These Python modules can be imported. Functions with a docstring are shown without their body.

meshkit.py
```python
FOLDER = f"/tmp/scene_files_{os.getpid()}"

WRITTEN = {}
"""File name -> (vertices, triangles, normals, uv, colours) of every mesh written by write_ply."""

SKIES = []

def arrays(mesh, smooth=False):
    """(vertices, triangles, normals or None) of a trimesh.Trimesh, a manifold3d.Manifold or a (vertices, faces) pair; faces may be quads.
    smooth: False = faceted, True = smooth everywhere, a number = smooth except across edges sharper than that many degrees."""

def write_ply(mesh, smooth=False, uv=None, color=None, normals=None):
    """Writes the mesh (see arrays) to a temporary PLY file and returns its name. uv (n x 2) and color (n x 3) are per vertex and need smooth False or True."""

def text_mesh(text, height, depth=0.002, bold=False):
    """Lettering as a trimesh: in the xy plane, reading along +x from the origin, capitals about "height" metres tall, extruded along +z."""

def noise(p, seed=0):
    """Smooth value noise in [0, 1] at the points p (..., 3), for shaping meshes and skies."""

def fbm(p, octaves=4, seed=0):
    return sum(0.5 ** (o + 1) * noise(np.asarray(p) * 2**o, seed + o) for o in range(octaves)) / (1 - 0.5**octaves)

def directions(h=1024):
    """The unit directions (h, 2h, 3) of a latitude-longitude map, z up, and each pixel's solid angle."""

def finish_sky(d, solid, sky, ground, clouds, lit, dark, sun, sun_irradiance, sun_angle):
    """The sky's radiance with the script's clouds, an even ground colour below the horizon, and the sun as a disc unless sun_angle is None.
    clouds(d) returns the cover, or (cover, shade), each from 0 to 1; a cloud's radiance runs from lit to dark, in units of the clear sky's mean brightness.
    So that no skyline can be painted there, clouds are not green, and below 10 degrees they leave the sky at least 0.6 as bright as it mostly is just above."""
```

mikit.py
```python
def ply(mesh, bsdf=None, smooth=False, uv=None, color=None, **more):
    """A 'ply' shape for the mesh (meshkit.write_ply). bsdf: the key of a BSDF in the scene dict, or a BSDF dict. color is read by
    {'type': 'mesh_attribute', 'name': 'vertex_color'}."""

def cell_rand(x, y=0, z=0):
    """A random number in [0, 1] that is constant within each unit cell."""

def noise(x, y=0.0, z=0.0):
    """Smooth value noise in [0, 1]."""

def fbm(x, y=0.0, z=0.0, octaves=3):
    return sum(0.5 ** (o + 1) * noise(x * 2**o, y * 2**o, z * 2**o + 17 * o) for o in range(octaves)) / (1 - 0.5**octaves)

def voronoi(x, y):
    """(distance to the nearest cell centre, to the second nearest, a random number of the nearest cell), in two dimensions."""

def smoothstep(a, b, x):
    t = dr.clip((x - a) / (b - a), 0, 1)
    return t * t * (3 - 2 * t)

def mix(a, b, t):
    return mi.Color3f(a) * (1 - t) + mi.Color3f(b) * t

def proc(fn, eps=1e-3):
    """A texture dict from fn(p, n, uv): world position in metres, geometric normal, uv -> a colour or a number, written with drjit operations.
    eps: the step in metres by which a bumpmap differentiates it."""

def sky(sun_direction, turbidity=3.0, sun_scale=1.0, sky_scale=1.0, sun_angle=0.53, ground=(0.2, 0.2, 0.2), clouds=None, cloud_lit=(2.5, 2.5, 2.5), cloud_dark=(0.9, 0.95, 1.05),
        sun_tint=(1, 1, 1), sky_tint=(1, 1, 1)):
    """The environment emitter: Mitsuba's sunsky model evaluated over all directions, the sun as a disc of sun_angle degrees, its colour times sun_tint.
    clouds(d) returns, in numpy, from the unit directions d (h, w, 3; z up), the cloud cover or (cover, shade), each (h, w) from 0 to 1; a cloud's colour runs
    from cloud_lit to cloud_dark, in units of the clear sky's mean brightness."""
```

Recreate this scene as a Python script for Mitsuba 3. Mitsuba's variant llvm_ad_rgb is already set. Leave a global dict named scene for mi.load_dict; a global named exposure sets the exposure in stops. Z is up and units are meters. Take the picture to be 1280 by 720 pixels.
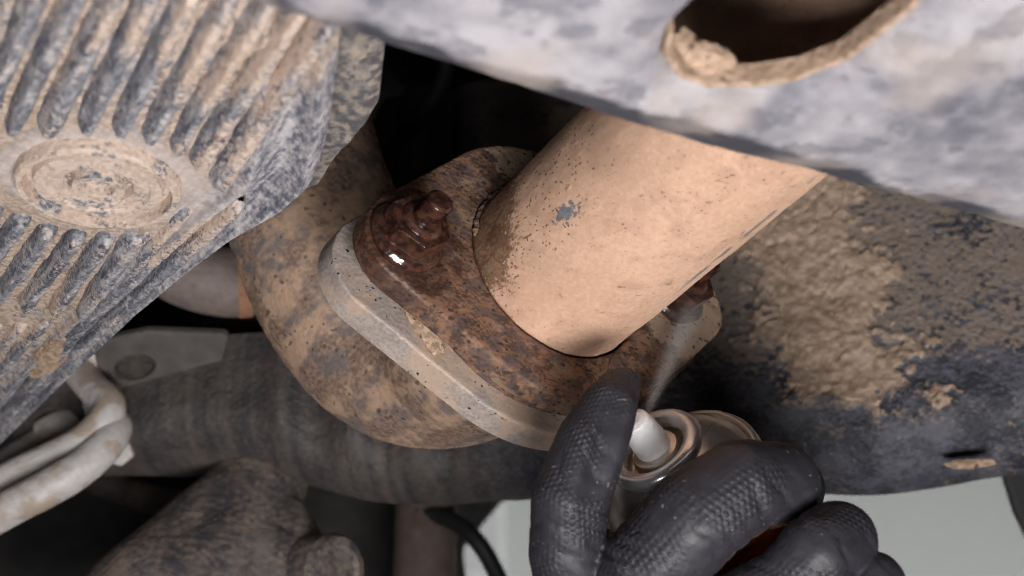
import math, numpy as np, trimesh, manifold3d as m3, drjit as dr, mitsuba as mi, mikit, meshkit
from scipy.spatial import Delaunay, cKDTree
from scipy.interpolate import CubicSpline
from shapely.geometry import Polygon, MultiPoint, Point
import shapely
from mikit import noise, fbm, voronoi, smoothstep, mix, cell_rand
scene, labels = {}, {}
T = mi.ScalarTransform4f
rng = np.random.default_rng(5)

# ------------------------------------------------------------------ camera, lamps, exposure
CAM = np.array([0, 0, 1.3])
PITCH = math.radians(25)
RT, FW, UP = np.array([1.0, 0, 0]), np.array([0, math.cos(PITCH), math.sin(PITCH)]), np.array([0, -math.sin(PITCH), math.cos(PITCH)])
FPX = 640 / math.tan(math.radians(18))
FOCUS = 0.535
scene['camera'] = dict(type='thinlens', fov=36.0, fov_axis='x', near_clip=0.01, far_clip=50.0, aperture_radius=0.0026, focus_distance=FOCUS,
                       to_world=T().look_at(origin=CAM.tolist(), target=(CAM + FW).tolist(), up=UP.tolist()))
exposure = 0.0


def cw(x, y, d):                      # right, up, depth in front of the lens (metres) -> world point
    return CAM + x * RT + y * UP + d * FW


def cv(x, y, z):                      # the same for a direction; z points back towards the lens
    v = x * RT + y * UP - z * FW
    return v / np.linalg.norm(v)


def P(px, py, d):                     # where the photo's pixel lies at a real distance
    return cw((px - 640) / FPX * d, (360 - py) / FPX * d, d)


def on_plane(px, py, z):              # ... or on the level z (metres above the camera)
    r = P(px, py, 1.0) - CAM
    return CAM + r * (z / r[2])


def lamp(name, pos, target, w, h, rgb, label):
    pos, target = np.asarray(pos, float), np.asarray(target, float)
    m = T().look_at(origin=pos.tolist(), target=target.tolist(), up=[0, 0.1, 1])
    pane = trimesh.Trimesh([[-w / 2, -h / 2, 0], [w / 2, -h / 2, 0], [w / 2, h / 2, 0], [-w / 2, h / 2, 0]], [[0, 1, 2], [0, 2, 3]], process=False)
    scene[name + '__diffuser'] = {**mikit.ply(pane, 'lamp_grey'), 'to_world': m, 'emitter': {'type': 'area', 'radiance': {'type': 'rgb', 'value': list(rgb)}}}
    box = trimesh.creation.box((w + .012, h + .012, .03)); box.apply_translation((0, 0, -.018))
    scene[name + '__housing'] = {**mikit.ply(box, 'lamp_grey'), 'to_world': m}
    labels[name] = {'label': label, 'category': 'lamp'}


scene['lamp_grey'] = {'type': 'roughplastic', 'diffuse_reflectance': {'type': 'rgb', 'value': [.05, .05, .05]}, 'alpha': .3}
lamp('work_lamp', cw(.10, -.215, -.02), P(700, 330, .55), .21, .14, (42, 40.8, 40.2), 'work lamp to the right below the lens shining up at the pipes')
lamp('work_lamp_001', cw(-.12, -.18, -.02), P(700, 330, .55), .17, .12, (13.5, 13, 13.2), 'work lamp to the left below the lens shining up at the pipes')
lamp('workshop_lamp', (1.3, 1.7, 1.45), (0.9, 4.2, 2.5), 1.0, .3, (50, 50.5, 50), 'long workshop lamp near the back wall')

# ------------------------------------------------------------------ helpers


def add(key, mesh, bsdf, label=None, cat=None, group=None, kind=None, smooth=40, uv=None):
    if isinstance(mesh, list):
        mesh = trimesh.util.concatenate(mesh)
    scene[key] = mikit.ply(mesh, bsdf, smooth=smooth, uv=uv)
    tag(key, label, cat, group, kind)
    return key


def tag(key, label=None, cat=None, group=None, kind=None):
    d = {k: v for k, v in dict(label=label, category=cat, group=group, kind=kind).items() if v}
    if d:
        labels[key] = {**labels.get(key, {}), **d}


def num(base, i):
    return base if i == 0 else f'{base}_{i:03d}'


def unit(v):
    v = np.asarray(v, float)
    return v / np.linalg.norm(v)


def frame(z, x=None):
    z = unit(z)
    x = np.array([0, 0, 1.0]) if x is None else np.asarray(x, float)
    if abs(x @ z) > .98:
        x = np.array([1.0, 0, 0])
    x = unit(x - (x @ z) * z)
    return np.stack([x, np.cross(z, x), z])          # rows


def place(mesh, o, B):
    mesh = mesh.copy()
    mesh.vertices = np.asarray(o) + np.asarray(mesh.vertices) @ np.asarray(B)
    return mesh


def dj(fn, v):                        # evaluates a drjit field at numpy points
    v = np.asarray(v, np.float32)
    return np.array(fn(mi.Point3f(np.ascontiguousarray(v.T))))


def displace(mesh, fn):               # along the vertex normals; fn(points) -> metres
    m = mesh.copy()
    n = m.vertex_normals
    m.vertices = np.asarray(m.vertices) + n * np.asarray(fn(np.asarray(m.vertices)))[:, None]
    return m


def ring_pts(line, h):
    n = max(8, int(line.length / h))
    return np.array([line.interpolate(i / n, normalized=True).coords[0] for i in range(n)])


def sheet(poly, thick, h, r=.003, hfn=None, bottom=True):
    """A plate in the xy plane with outline and holes, its upper face at z = hfn, edges rounded with radius r."""
    loops = [ring_pts(l, h) for l in [poly.exterior, *poly.interiors]]
    B = np.vstack(loops)
    rings = []
    for k in (.08, .25, .5, 1.0):
        q = poly.buffer(-r * k)
        for g in getattr(q, 'geoms', [q]):
            if not g.is_empty:
                for l in [g.exterior, *g.interiors]:
                    rings.append(ring_pts(l, h if k > .3 else h * .8))
    x0, y0, x1, y1 = poly.bounds
    gx, gy = np.meshgrid(np.arange(x0, x1, h), np.arange(y0, y1, h * .866))
    gx = gx + (np.arange(len(gx)) % 2 * .5 * h)[:, None]
    G = np.stack([gx.ravel(), gy.ravel()], 1)
    G = G[shapely.contains_xy(poly.buffer(-r * 1.0 - .5 * h), G[:, 0], G[:, 1])]
    pts = np.vstack([B, *rings, G])
    tri = Delaunay(pts).simplices
    c = pts[tri].mean(1)
    tri = tri[shapely.contains_xy(poly, c[:, 0], c[:, 1])]
    a, b, d = pts[tri[:, 0]], pts[tri[:, 1]], pts[tri[:, 2]]
    area = (b[:, 0] - a[:, 0]) * (d[:, 1] - a[:, 1]) - (b[:, 1] - a[:, 1]) * (d[:, 0] - a[:, 0])
    tri = tri[np.abs(area) > 1e-12]
    area = area[np.abs(area) > 1e-12]
    tri[area < 0] = tri[area < 0][:, ::-1]
    dense = np.vstack([ring_pts(l, h * .3) for l in [poly.exterior, *poly.interiors]])
    dist = cKDTree(dense).query(pts)[0]
    dist[:len(B)] = 0
    z = np.zeros(len(pts)) if hfn is None else np.asarray(hfn(pts, dist), float)
    t = np.clip(dist / r, 0, 1)
    z = z - r * (1 - np.sqrt(np.maximum(1 - (1 - t) ** 2, 0)))
    V = [np.column_stack([pts, z])]
    F = [tri]
    nb, off = len(B), len(pts)
    V.append(np.column_stack([B, np.full(nb, -thick)]))
    s = 0
    for L in loops:
        i = np.arange(len(L)); j = (i + 1) % len(L)
        ring = Polygon(L).exterior.is_ccw
        q = np.vstack([np.stack([s + i, off + s + i, off + s + j], 1), np.stack([s + i, off + s + j, s + j], 1)])
        # outer loop counter-clockwise and holes clockwise have the material on the left
        hole = s > 0
        F.append(q if ring != hole else q[:, ::-1])
        s += len(L)
    if bottom:
        bt = Delaunay(B).simplices
        cc = B[bt].mean(1)
        bt = bt[shapely.contains_xy(poly, cc[:, 0], cc[:, 1])]
        F.append(bt + off)
    m = trimesh.Trimesh(np.vstack(V), np.vstack(F), process=False)
    m.fix_normals(multibody=False) if False else None
    return m


def path_spline(pts, n):
    pts = np.asarray(pts, float)
    s = np.concatenate([[0], np.cumsum(np.linalg.norm(np.diff(pts, axis=0), axis=1))])
    cs = CubicSpline(s, pts)
    u = np.linspace(0, s[-1], n)
    return cs(u), u / s[-1]


def tube(pts, radius, n=120, sides=64, caps=True, spline=True, section=None):
    """A pipe along a curve; radius a number or fn(t); section: closed 2D outline (k, 2) scaled by radius."""
    if spline and len(pts) > 2:
        c, t = path_spline(pts, n)
    else:
        pts = np.asarray(pts, float)
        t = np.linspace(0, 1, n)
        c = pts[0] + (pts[-1] - pts[0]) * t[:, None]
    d = np.gradient(c, axis=0)
    d /= np.linalg.norm(d, axis=1, keepdims=True)
    x = frame(d[0])[0]
    X = []
    for k in range(n):
        x = unit(x - (x @ d[k]) * d[k])
        X.append(x)
    X = np.array(X); Y = np.cross(d, X)
    a = np.linspace(0, 2 * np.pi, sides, endpoint=False)
    sec = np.stack([np.cos(a), np.sin(a)], 1) if section is None else np.asarray(section)
    sides = len(sec)
    R = np.broadcast_to(radius(t) if callable(radius) else radius, (n,))
    v = c[:, None] + R[:, None, None] * (sec[None, :, :1] * X[:, None] + sec[None, :, 1:] * Y[:, None])
    i, j = np.meshgrid(np.arange(n - 1), np.arange(sides), indexing='ij')
    k = (j + 1) % sides
    f = np.stack([i * sides + j, i * sides + k, (i + 1) * sides + k, (i + 1) * sides + j], -1).reshape(-1, 4)
    f = np.vstack([f[:, [0, 1, 2]], f[:, [0, 2, 3]]])
    v = v.reshape(-1, 3)
    if caps:
        v = np.vstack([v, c[0], c[-1]])
        j = np.arange(sides); k = (j + 1) % sides
        f = np.vstack([f, np.stack([k, j, np.full(sides, n * sides)], 1), np.stack([(n - 1) * sides + j, (n - 1) * sides + k, np.full(sides, n * sides + 1)], 1)])
    return trimesh.Trimesh(v, f, process=False)


def lathe(prof, n=96):
    prof = np.asarray(prof, float)
    m = trimesh.creation.revolve(prof, sections=n)
    return m


def hulls(chains, edge, iters=8, extra=()):
    """Bones given as chains of (point, radius) joined into one smooth body."""
    def ball(p, r):
        s = trimesh.creation.icosphere(3, r); return np.asarray(s.vertices) + p
    parts = []
    for ch in chains:
        for (p, r), (q, s) in zip(ch[:-1], ch[1:]):
            parts.append(m3.Manifold.hull_points(np.vstack([ball(p, r), ball(q, s)])))
    for g in extra:
        parts.append(m3.Manifold.hull_points(np.vstack([ball(p, r) for p, r in g])))
    b = m3.Manifold.batch_boolean(parts, m3.OpType.Add).refine_to_length(edge)
    m = b.to_mesh()
    t = trimesh.Trimesh(np.array(m.vert_properties[:, :3]), np.array(m.tri_verts), process=True)
    trimesh.smoothing.filter_taubin(t, lamb=.5, nu=.52, iterations=iters)
    return t


def smoothed(mesh, iters=4):
    trimesh.smoothing.filter_taubin(mesh, lamb=.5, nu=.52, iterations=iters)
    return mesh


def nfbm(p, s, o=4, seed=0):          # numpy fbm centred on zero, s = cells per metre
    return meshkit.fbm(np.asarray(p) * s, o, seed) - .5


def subdiv(mesh, edge):
    v, f = trimesh.remesh.subdivide_to_size(mesh.vertices, mesh.faces, edge, max_iter=12)
    return trimesh.Trimesh(v, f, process=True)


def lump(o, n, rx, ry, rz, seed, edge=.0012, rough=.35):
    s = trimesh.creation.icosphere(2 if rx < .003 else 4 if rx < .012 else 5, 1.0)
    v = np.asarray(s.vertices)
    v = v * (1 + rough * 1.6 * nfbm(v, 1.7, 4, seed)[:, None])
    s.vertices = v * [rx, ry, rz]
    return place(s, o, frame(n))


# ------------------------------------------------------------------ materials


def mat(name, color, rough=.7, bump=None, scale=.0004, metallic=0.0, spec=.4, eps=4e-4, **more):
    b = {'type': 'principled', 'base_color': mikit.proc(color) if callable(color) else {'type': 'rgb', 'value': list(color)},
         'roughness': mikit.proc(rough) if callable(rough) else rough, 'metallic': mikit.proc(metallic) if callable(metallic) else metallic, 'specular': spec, **more}
    if bump is not None:
        b = {'type': 'bumpmap', 'map': mikit.proc(bump, eps), 'scale': scale, 'bsdf': b}
    scene[name] = {'type': 'twosided', 'bsdf': b} if not more.get('spec_trans') else b


def C(r, g, b):
    return mi.Color3f(r, g, b)


def dotp(p, o, d):
    return (p.x - float(o[0])) * float(d[0]) + (p.y - float(o[1])) * float(d[1]) + (p.z - float(o[2])) * float(d[2])


def N(p, s, k=0.0):                   # value noise, s cells per metre
    return noise(p.x * s + k, p.y * s + k * 1.7, p.z * s + k * .3)


def FB(p, s, k=0.0, o=4):
    return fbm(p.x * s + k, p.y * s + k * 1.7, p.z * s + k * .3, octaves=o)


def spots(p, s, k, lo, hi):           # small round grains: 1 inside a dot
    return smoothstep(lo, hi, N(p, s, k))


MUD = (.50, .345, .245)
DUST = (.56, .47, .41)

# --- dusty aluminium of the pan
PZ = .234
PO = on_plane(125, 218, PZ)
EDGE0, EDGE1 = on_plane(300, 292, PZ), on_plane(0, 560, PZ)
EDGED = unit(EDGE1 - EDGE0)
EDGEN = np.array([-EDGED[1], EDGED[0], 0])
EDGEN = EDGEN if (PO - EDGE0) @ EDGEN > 0 else -EDGEN
EXR, EYR = np.array([.62, -.785, 0]), np.array([.785, .62, 0])


def pan_coat(p, n, uv):
    a, b = dotp(p, CAM, EXR), dotp(p, CAM, EYR)              # along and across the ribs
    streak = fbm(a * 45.0, b * 520.0, p.z * 400, octaves=4)
    patch = fbm(a * 28.0 + 3, b * 95.0, p.z * 90, octaves=5)
    fine = FB(p, 1100, 9, 4)
    steel = mix((.075, .08, .105), (.30, .295, .32), smoothstep(.28, .68, .5 * streak + .5 * fine))
    steel = mix(steel, (.56, .52, .51), smoothstep(.46, .74, .5 * FB(p, 260, 11, 4) + .3 * streak + .2 * fine))
    dust = mix((.50, .37, .285), (.62, .50, .42), smoothstep(.3, .7, fine))
    w = smoothstep(.46, .60, patch * .7 + .3 * fine + .09 * smoothstep(.0, .05, p.x - float(PO[0])) - .055) * .9
    c = mix(steel, dust, w)
    pits = spots(p, 620, 31, .80, .88) * smoothstep(.45, .6, FB(p, 120, 17, 2))
    return mix(c, (.05, .045, .05), pits * .7)


def pan_bump(p, n, uv):
    return FB(p, 700, 5, 4) + .8 * FB(p, 2200, 2, 2) - 1.2 * spots(p, 620, 31, .80, .88)


mat('pan_metal', pan_coat, .62, pan_bump, .0006, spec=.45)


def groove_coat(p, n, uv):
    fine = FB(p, 800, 4, 3)
    patch = FB(p, 75, 8, 5) * .6 + .4 * fine
    c = mix((.32, .24, .18), (.52, .415, .34), smoothstep(.3, .7, fine))
    e = dotp(p, EDGE0, EDGEN)                                # metres inside the straight edge of the pan
    r = dr.sqrt(dr.square(p.x - float(PO[0])) + dr.square(p.y - float(PO[1])))
    streak = fbm(dotp(p, CAM, EDGED) * 40, e * 700, p.z * 400, octaves=4)
    skin = mix((.10, .105, .135), (.52, .49, .49), smoothstep(.34, .70, .4 * streak + .3 * FB(p, 420, 6, 4) + .3 * fine))
    pale = mix((.50, .41, .36), (.60, .52, .47), fine)
    skin = mix(skin, pale, smoothstep(.050, .026, r + .02 * (FB(p, 130, 7, 4) - .5)) * .75)
    inzone = smoothstep(.020, .027, e + .010 * (FB(p, 90, 5, 3) - .5)) * smoothstep(.028, .033, r + .006 * (FB(p, 160, 5, 3) - .5))
    return mix(skin, c, smoothstep(.40, .56, patch + .04) * inzone)


mat('pan_dirt', groove_coat, .85, pan_bump, .0006, spec=.25)


def plug_coat(p, n, uv):
    fine = FB(p, 900, 14, 4)
    patch = FB(p, 110, 21, 5) * .7 + .3 * fine
    return mix(mix((.16, .165, .19), (.4, .39, .4), smoothstep(.4, .6, fine)), mix((.50, .385, .31), (.63, .51, .43), smoothstep(.3, .7, fine)), smoothstep(.34, .50, patch + .02))


mat('plug_dust', plug_coat, .8, pan_bump, .0004, spec=.3)


def mud_col(p, n, uv):
    f = FB(p, 600, 1, 4)
    return mix(mix((.30, .205, .14), (.50, .36, .265), smoothstep(.3, .68, f)), (.12, .08, .06), spots(p, 500, 3, .84, .9))


mat('dry_mud', mud_col, .95, lambda p, n, uv: FB(p, 900, 2, 4) + .5 * FB(p, 3000, 5, 2), .0009, spec=.15)


# --- crossmember
CE0, CE1 = on_plane(480, 78, .206), on_plane(1280, 306, .206)
CEN = np.array([-(CE1 - CE0)[1], (CE1 - CE0)[0], 0]); CEN = unit(CEN if CEN[1] < 0 else -CEN)
def cross_coat(p, n, uv):
    patch = FB(p, 24, 51, 4)
    fine = FB(p, 130, 52, 5)
    worn = smoothstep(.30, .68, patch * .62 + fine * .38)
    c = mix((.125, .125, .15), (.42, .40, .42), worn)
    c = mix(c, (.10, .10, .125), smoothstep(.55, .64, FB(p, 130, 58, 4)) * .5)
    e = dotp(p, CE0, CEN) + .016 * (FB(p, 90, 57, 4) - .5)  # bare dark steel along the rolled far edge
    c = mix(c, (.05, .05, .062), smoothstep(.0120, .0070, e))
    return mix(c, (.46, .39, .35), smoothstep(.50, .74, FB(p, 40, 59, 4)) * .5)


mat('crossmember_paint', cross_coat, .6, lambda p, n, uv: FB(p, 400, 7, 4), .0008, spec=.4)


# --- the tan pipe
A = cv(.55, .51, .655)                                     # the axis of the flanged joint, up the tan pipe
FC = P(697, 338, .55)                                      # centre of the upper flange's face
E1 = cv(.68, -.73, 0)
E2 = np.cross(A, E1)
E2 = E2 if E2 @ cv(-.478, -.445, .755) > 0 else -E2
RP = .0336
CHIP = FC + A * .044 + (E2 * .93 - E1 * .36) * RP


def pipe_coat(p, n, uv):
    h, u, v = dotp(p, FC, A), dotp(p, FC, E1), dotp(p, FC, E2)
    fine, mid, big = FB(p, 900, 61, 3), FB(p, 160, 63, 4), FB(p, 35, 64, 3)
    c = mix((.56, .35, .24), (.66, .435, .31), smoothstep(.3, .7, .5 * big + .5 * fine))
    c = mix(c, (.44, .27, .19), smoothstep(.50, .72, mid) * .45)
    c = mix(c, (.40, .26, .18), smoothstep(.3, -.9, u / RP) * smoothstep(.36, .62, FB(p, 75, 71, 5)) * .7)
    side = smoothstep(.1, -.9, u / RP)                                   # wetted side, where the rust-brown fluid ran
    near = smoothstep(.034, .004, h)
    wet = near * side * 1.35 + 1.0 * (mid - .5) + .8 * (fine - .5)
    c = mix(c, mix((.10, .05, .03), (.27, .165, .105), smoothstep(.3, .7, .6 * mid + .4 * fine)), smoothstep(.30, .66, wet))
    c = mix(c, (.17, .085, .05), spots(p, 620, 69, .70, .78) * smoothstep(.12, .3, near * side) * .8)
    speck = spots(p, 1000, 66, .74, .82) * smoothstep(.0, .30, side * smoothstep(.085, .01, h) + .8 * (mid - .45))
    c = mix(c, (.17, .085, .05), speck * .85)
    c = mix(c, (.30, .16, .10), spots(p, 1300, 68, .88, .93) * .6)
    a, b = h - float((CHIP - FC) @ A), dotp(p, CHIP, unit(np.cross(A, CHIP - FC)))
    chip = dr.sqrt(dr.square((a + .45 * b) / .0055) + dr.square((b - .35 * a) / .0030)) + 2.6 * (FB(p, 800, 70, 4) - .5)
    c = mix(c, mix((.10, .105, .12), (.24, .235, .25), fine), smoothstep(1.15, .8, chip))
    # scratch along the lower right side
    sc = dr.abs(u / RP - .93 - .012 * (FB(p, 300, 3, 2) - .5)) / .018
    c = mix(c, (.22, .19, .18), smoothstep(1.0, .5, sc) * smoothstep(.035, .055, h) * smoothstep(.45, .55, FB(p, 90, 12, 3)))
    return c


mat('tan_pipe', pipe_coat, .55, lambda p, n, uv: FB(p, 420, 61, 4) + 1.2 * spots(p, 330, 41, .76, .84) * smoothstep(.5, .7, N(p, 60, 4)), .00022, spec=.4)


# --- rusty flange, wetted dark around the stud
STUD = FC + unit(-.67 * E1 + .742 * E2) * .0625


def rust_coat(p, n, uv):
    h, u, v = dotp(p, FC, A), dotp(p, FC, E1), dotp(p, FC, E2)
    fine, mid = FB(p, 1000, 81, 4), FB(p, 230, 82, 4)
    rust = mix((.075, .045, .034), (.25, .135, .085), smoothstep(.34, .62, .5 * mid + .5 * fine))
    rust = mix(rust, (.30, .21, .15), smoothstep(.54, .70, FB(p, 120, 84, 5)) * .6)
    rust = mix(rust, (.07, .06, .065), smoothstep(.48, .66, FB(p, 190, 86, 4)) * .6)
    dust = mix((.36, .24, .17), (.47, .34, .25), fine)
    d = smoothstep(-.004, -.028, v) + 1.1 * (mid - .5) + .6 * (fine - .5)        # only the far half kept its dust
    c = mix(rust, dust, smoothstep(.40, .62, d) * .9)
    wet = smoothstep(.031, .010, dr.sqrt(dr.square(dotp(p, STUD, E1)) + dr.square(dotp(p, STUD, E2))) + .016 * (mid - .5))
    c = mix(c, mix((.030, .014, .010), (.075, .032, .022), fine), wet * .85)
    return mix(c, (.045, .028, .022), spots(p, 640, 88, .76, .83) * .85)


def rust_rough(p, n, uv):
    mid = FB(p, 230, 82, 4)
    wet = smoothstep(.030, .009, dr.sqrt(dr.square(dotp(p, STUD, E1)) + dr.square(dotp(p, STUD, E2))) + .016 * (mid - .5))
    return .75 - .5 * wet


mat('rusty_flange', rust_coat, rust_rough, lambda p, n, uv: FB(p, 900, 83, 4), .0005, spec=.4)
mat('wet_rust', lambda p, n, uv: mix((.022, .009, .007), (.075, .030, .020), smoothstep(.3, .7, FB(p, 500, 91, 4))), .14,
    lambda p, n, uv: FB(p, 420, 92, 3), .0004, spec=.6, clearcoat=.8, clearcoat_gloss=.95)
mat('thread_rust', lambda p, n, uv: mix((.30, .13, .07), (.52, .30, .20), FB(p, 900, 95, 3)), .85)


def grey_flange_coat(p, n, uv):
    h = dotp(p, FC, A)
    fine, mid = FB(p, 1100, 101, 3), FB(p, 120, 102, 4)
    steel = mix((.27, .225, .20), (.42, .355, .315), smoothstep(.3, .7, fine * .6 + mid * .4))
    dust = mix((.38, .28, .21), (.50, .38, .30), fine)
    c = mix(steel, dust, smoothstep(.46, .62, FB(p, 75, 106, 4)))
    pits = spots(p, 900, 104, .80, .84) * smoothstep(.56, .62, .6 * FB(p, 60, 108, 3) + .4 * FB(p, 240, 109, 2))
    return mix(c, (.03, .02, .018), pits)


mat('grey_flange', grey_flange_coat, .55, lambda p, n, uv: FB(p, 700, 103, 3), .0003, spec=.45)


def elbow_coat(p, n, uv):
    fine = FB(p, 800, 111, 4)
    s = fbm(dotp(p, FC, E1) * 110, dotp(p, FC, A) * 40, dotp(p, FC, E2) * 55, octaves=5)
    rust = mix((.16, .105, .080), (.30, .20, .15), smoothstep(.3, .7, fine))
    rust = mix(rust, (.15, .135, .14), smoothstep(.42, .66, FB(p, 75, 115, 5)) * .75)
    tan = mix((.38, .25, .17), (.52, .355, .245), fine)
    c = mix(rust, tan, smoothstep(.43, .64, s * .62 + FB(p, 260, 118, 4) * .38) * .9)
    return mix(c, (.06, .045, .04), spots(p, 420, 117, .82, .88) * .7)


mat('elbow_rust', elbow_coat, .7, lambda p, n, uv: FB(p, 600, 112, 4), .0006, spec=.35)
mat('rear_pipe_steel', lambda p, n, uv: mix((.16, .125, .115), (.30, .24, .22), FB(p, 260, 121, 4)), .55, lambda p, n, uv: FB(p, 500, 122, 3), .0005)

# --- the frame rail: black chassis paint under dried splash
RB = P(1180, 511, .680)                                    # a point on its lower edge, right
RL = P(480, 557, .722); RL[2] = RB[2]                      # ... and left, on the same level
RX = unit(RL - RB)                                         # along the rail, towards the left
RN = unit(np.cross([0, 0, 1.0], RX))
RN = RN if RN[1] < 0 else -RN                              # its side that faces the lens
RB = RB + RN * .030 - np.array([0, 0, .030])
MUDC = P(1035, 350, .65)


def mud_mask(p):                                           # where the thick splash sits on the rail
    u, z = dotp(p, MUDC, RX), p.z - float(MUDC[2])
    q = FB(p, 45, 131, 5)
    a = smoothstep(.031, .024, dr.abs(u - .003 - .12 * z) + .085 * (q - .5) + .030 * (FB(p, 330, 134, 4) - .5))
    return a * smoothstep(-.054, -.044, z + .06 * (FB(p, 70, 133, 5) - .5))


def rail_dust(p):
    z, u = p.z - float(RB[2]), dotp(p, MUDC, RX)
    t = FB(p, 60, 141, 5) * .40 + FB(p, 480, 142, 4) * .60
    return smoothstep(.45, .60, t + smoothstep(.04, .075, z) * .09 - smoothstep(.05, .03, z) * .13 - smoothstep(.16, .30, u) * .03)


def rail_coat(p, n, uv):
    fine = FB(p, 700, 144, 4)
    paint = mix((.032, .034, .045), (.115, .115, .14), smoothstep(.36, .66, FB(p, 95, 145, 5) * .6 + fine * .4))
    dust = mix((.20, .155, .125), (.34, .265, .215), fine)
    c = mix(paint, dust, rail_dust(p) * .8)
    u = dotp(p, MUDC, RX)
    left = mix((.036, .034, .038), (.115, .097, .086), smoothstep(.28, .74, .35 * fbm(u * 260, p.z * 16, 3.0, octaves=4) + .35 * FB(p, 70, 151, 4) + .3 * fine))
    c = mix(c, left, smoothstep(.11, .17, u + .05 * (FB(p, 60, 152, 4) - .5)))
    c = mix(c, mix((.32, .225, .165), (.52, .385, .29), smoothstep(.3, .7, FB(p, 380, 148, 4))), mud_mask(p))
    return c


mat('rail_paint', rail_coat, .6, lambda p, n, uv: FB(p, 520, 146, 4) + .5 * FB(p, 1800, 2, 2), .0008, spec=.4)


def far_coat(p, n, uv):
    f = FB(p, 500, 154, 4)
    s = fbm(p.x * 150, p.y * 60, p.z * 22, octaves=4)
    c = mix((.055, .052, .058), (.15, .128, .118), smoothstep(.35, .68, s * .7 + f * .3))
    return mix(c, (.25, .185, .145), smoothstep(.44, .74, .6 * FB(p, 60, 157, 5) + .4 * f) * .7)


mat('arm_paint', far_coat, .6, lambda p, n, uv: FB(p, 380, 156, 4), .0008, spec=.4)
mat('pale_alloy', lambda p, n, uv: mix(mix((.48, .455, .44), (.66, .63, .61), FB(p, 420, 161, 4)), (.40, .30, .22), smoothstep(.46, .62, FB(p, 80, 163, 4)) * .75), .45,
    lambda p, n, uv: FB(p, 500, 162, 3), .0005, spec=.5)
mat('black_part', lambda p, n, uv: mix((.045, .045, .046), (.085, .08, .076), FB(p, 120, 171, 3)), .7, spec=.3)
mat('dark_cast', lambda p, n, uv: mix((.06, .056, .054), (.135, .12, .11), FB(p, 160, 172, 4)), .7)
mat('rubber', (.018, .017, .018), .6)
mat('damper_paint', lambda p, n, uv: mix((.09, .062, .055), (.20, .15, .135), FB(p, 140, 175, 4)), .5)

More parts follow.
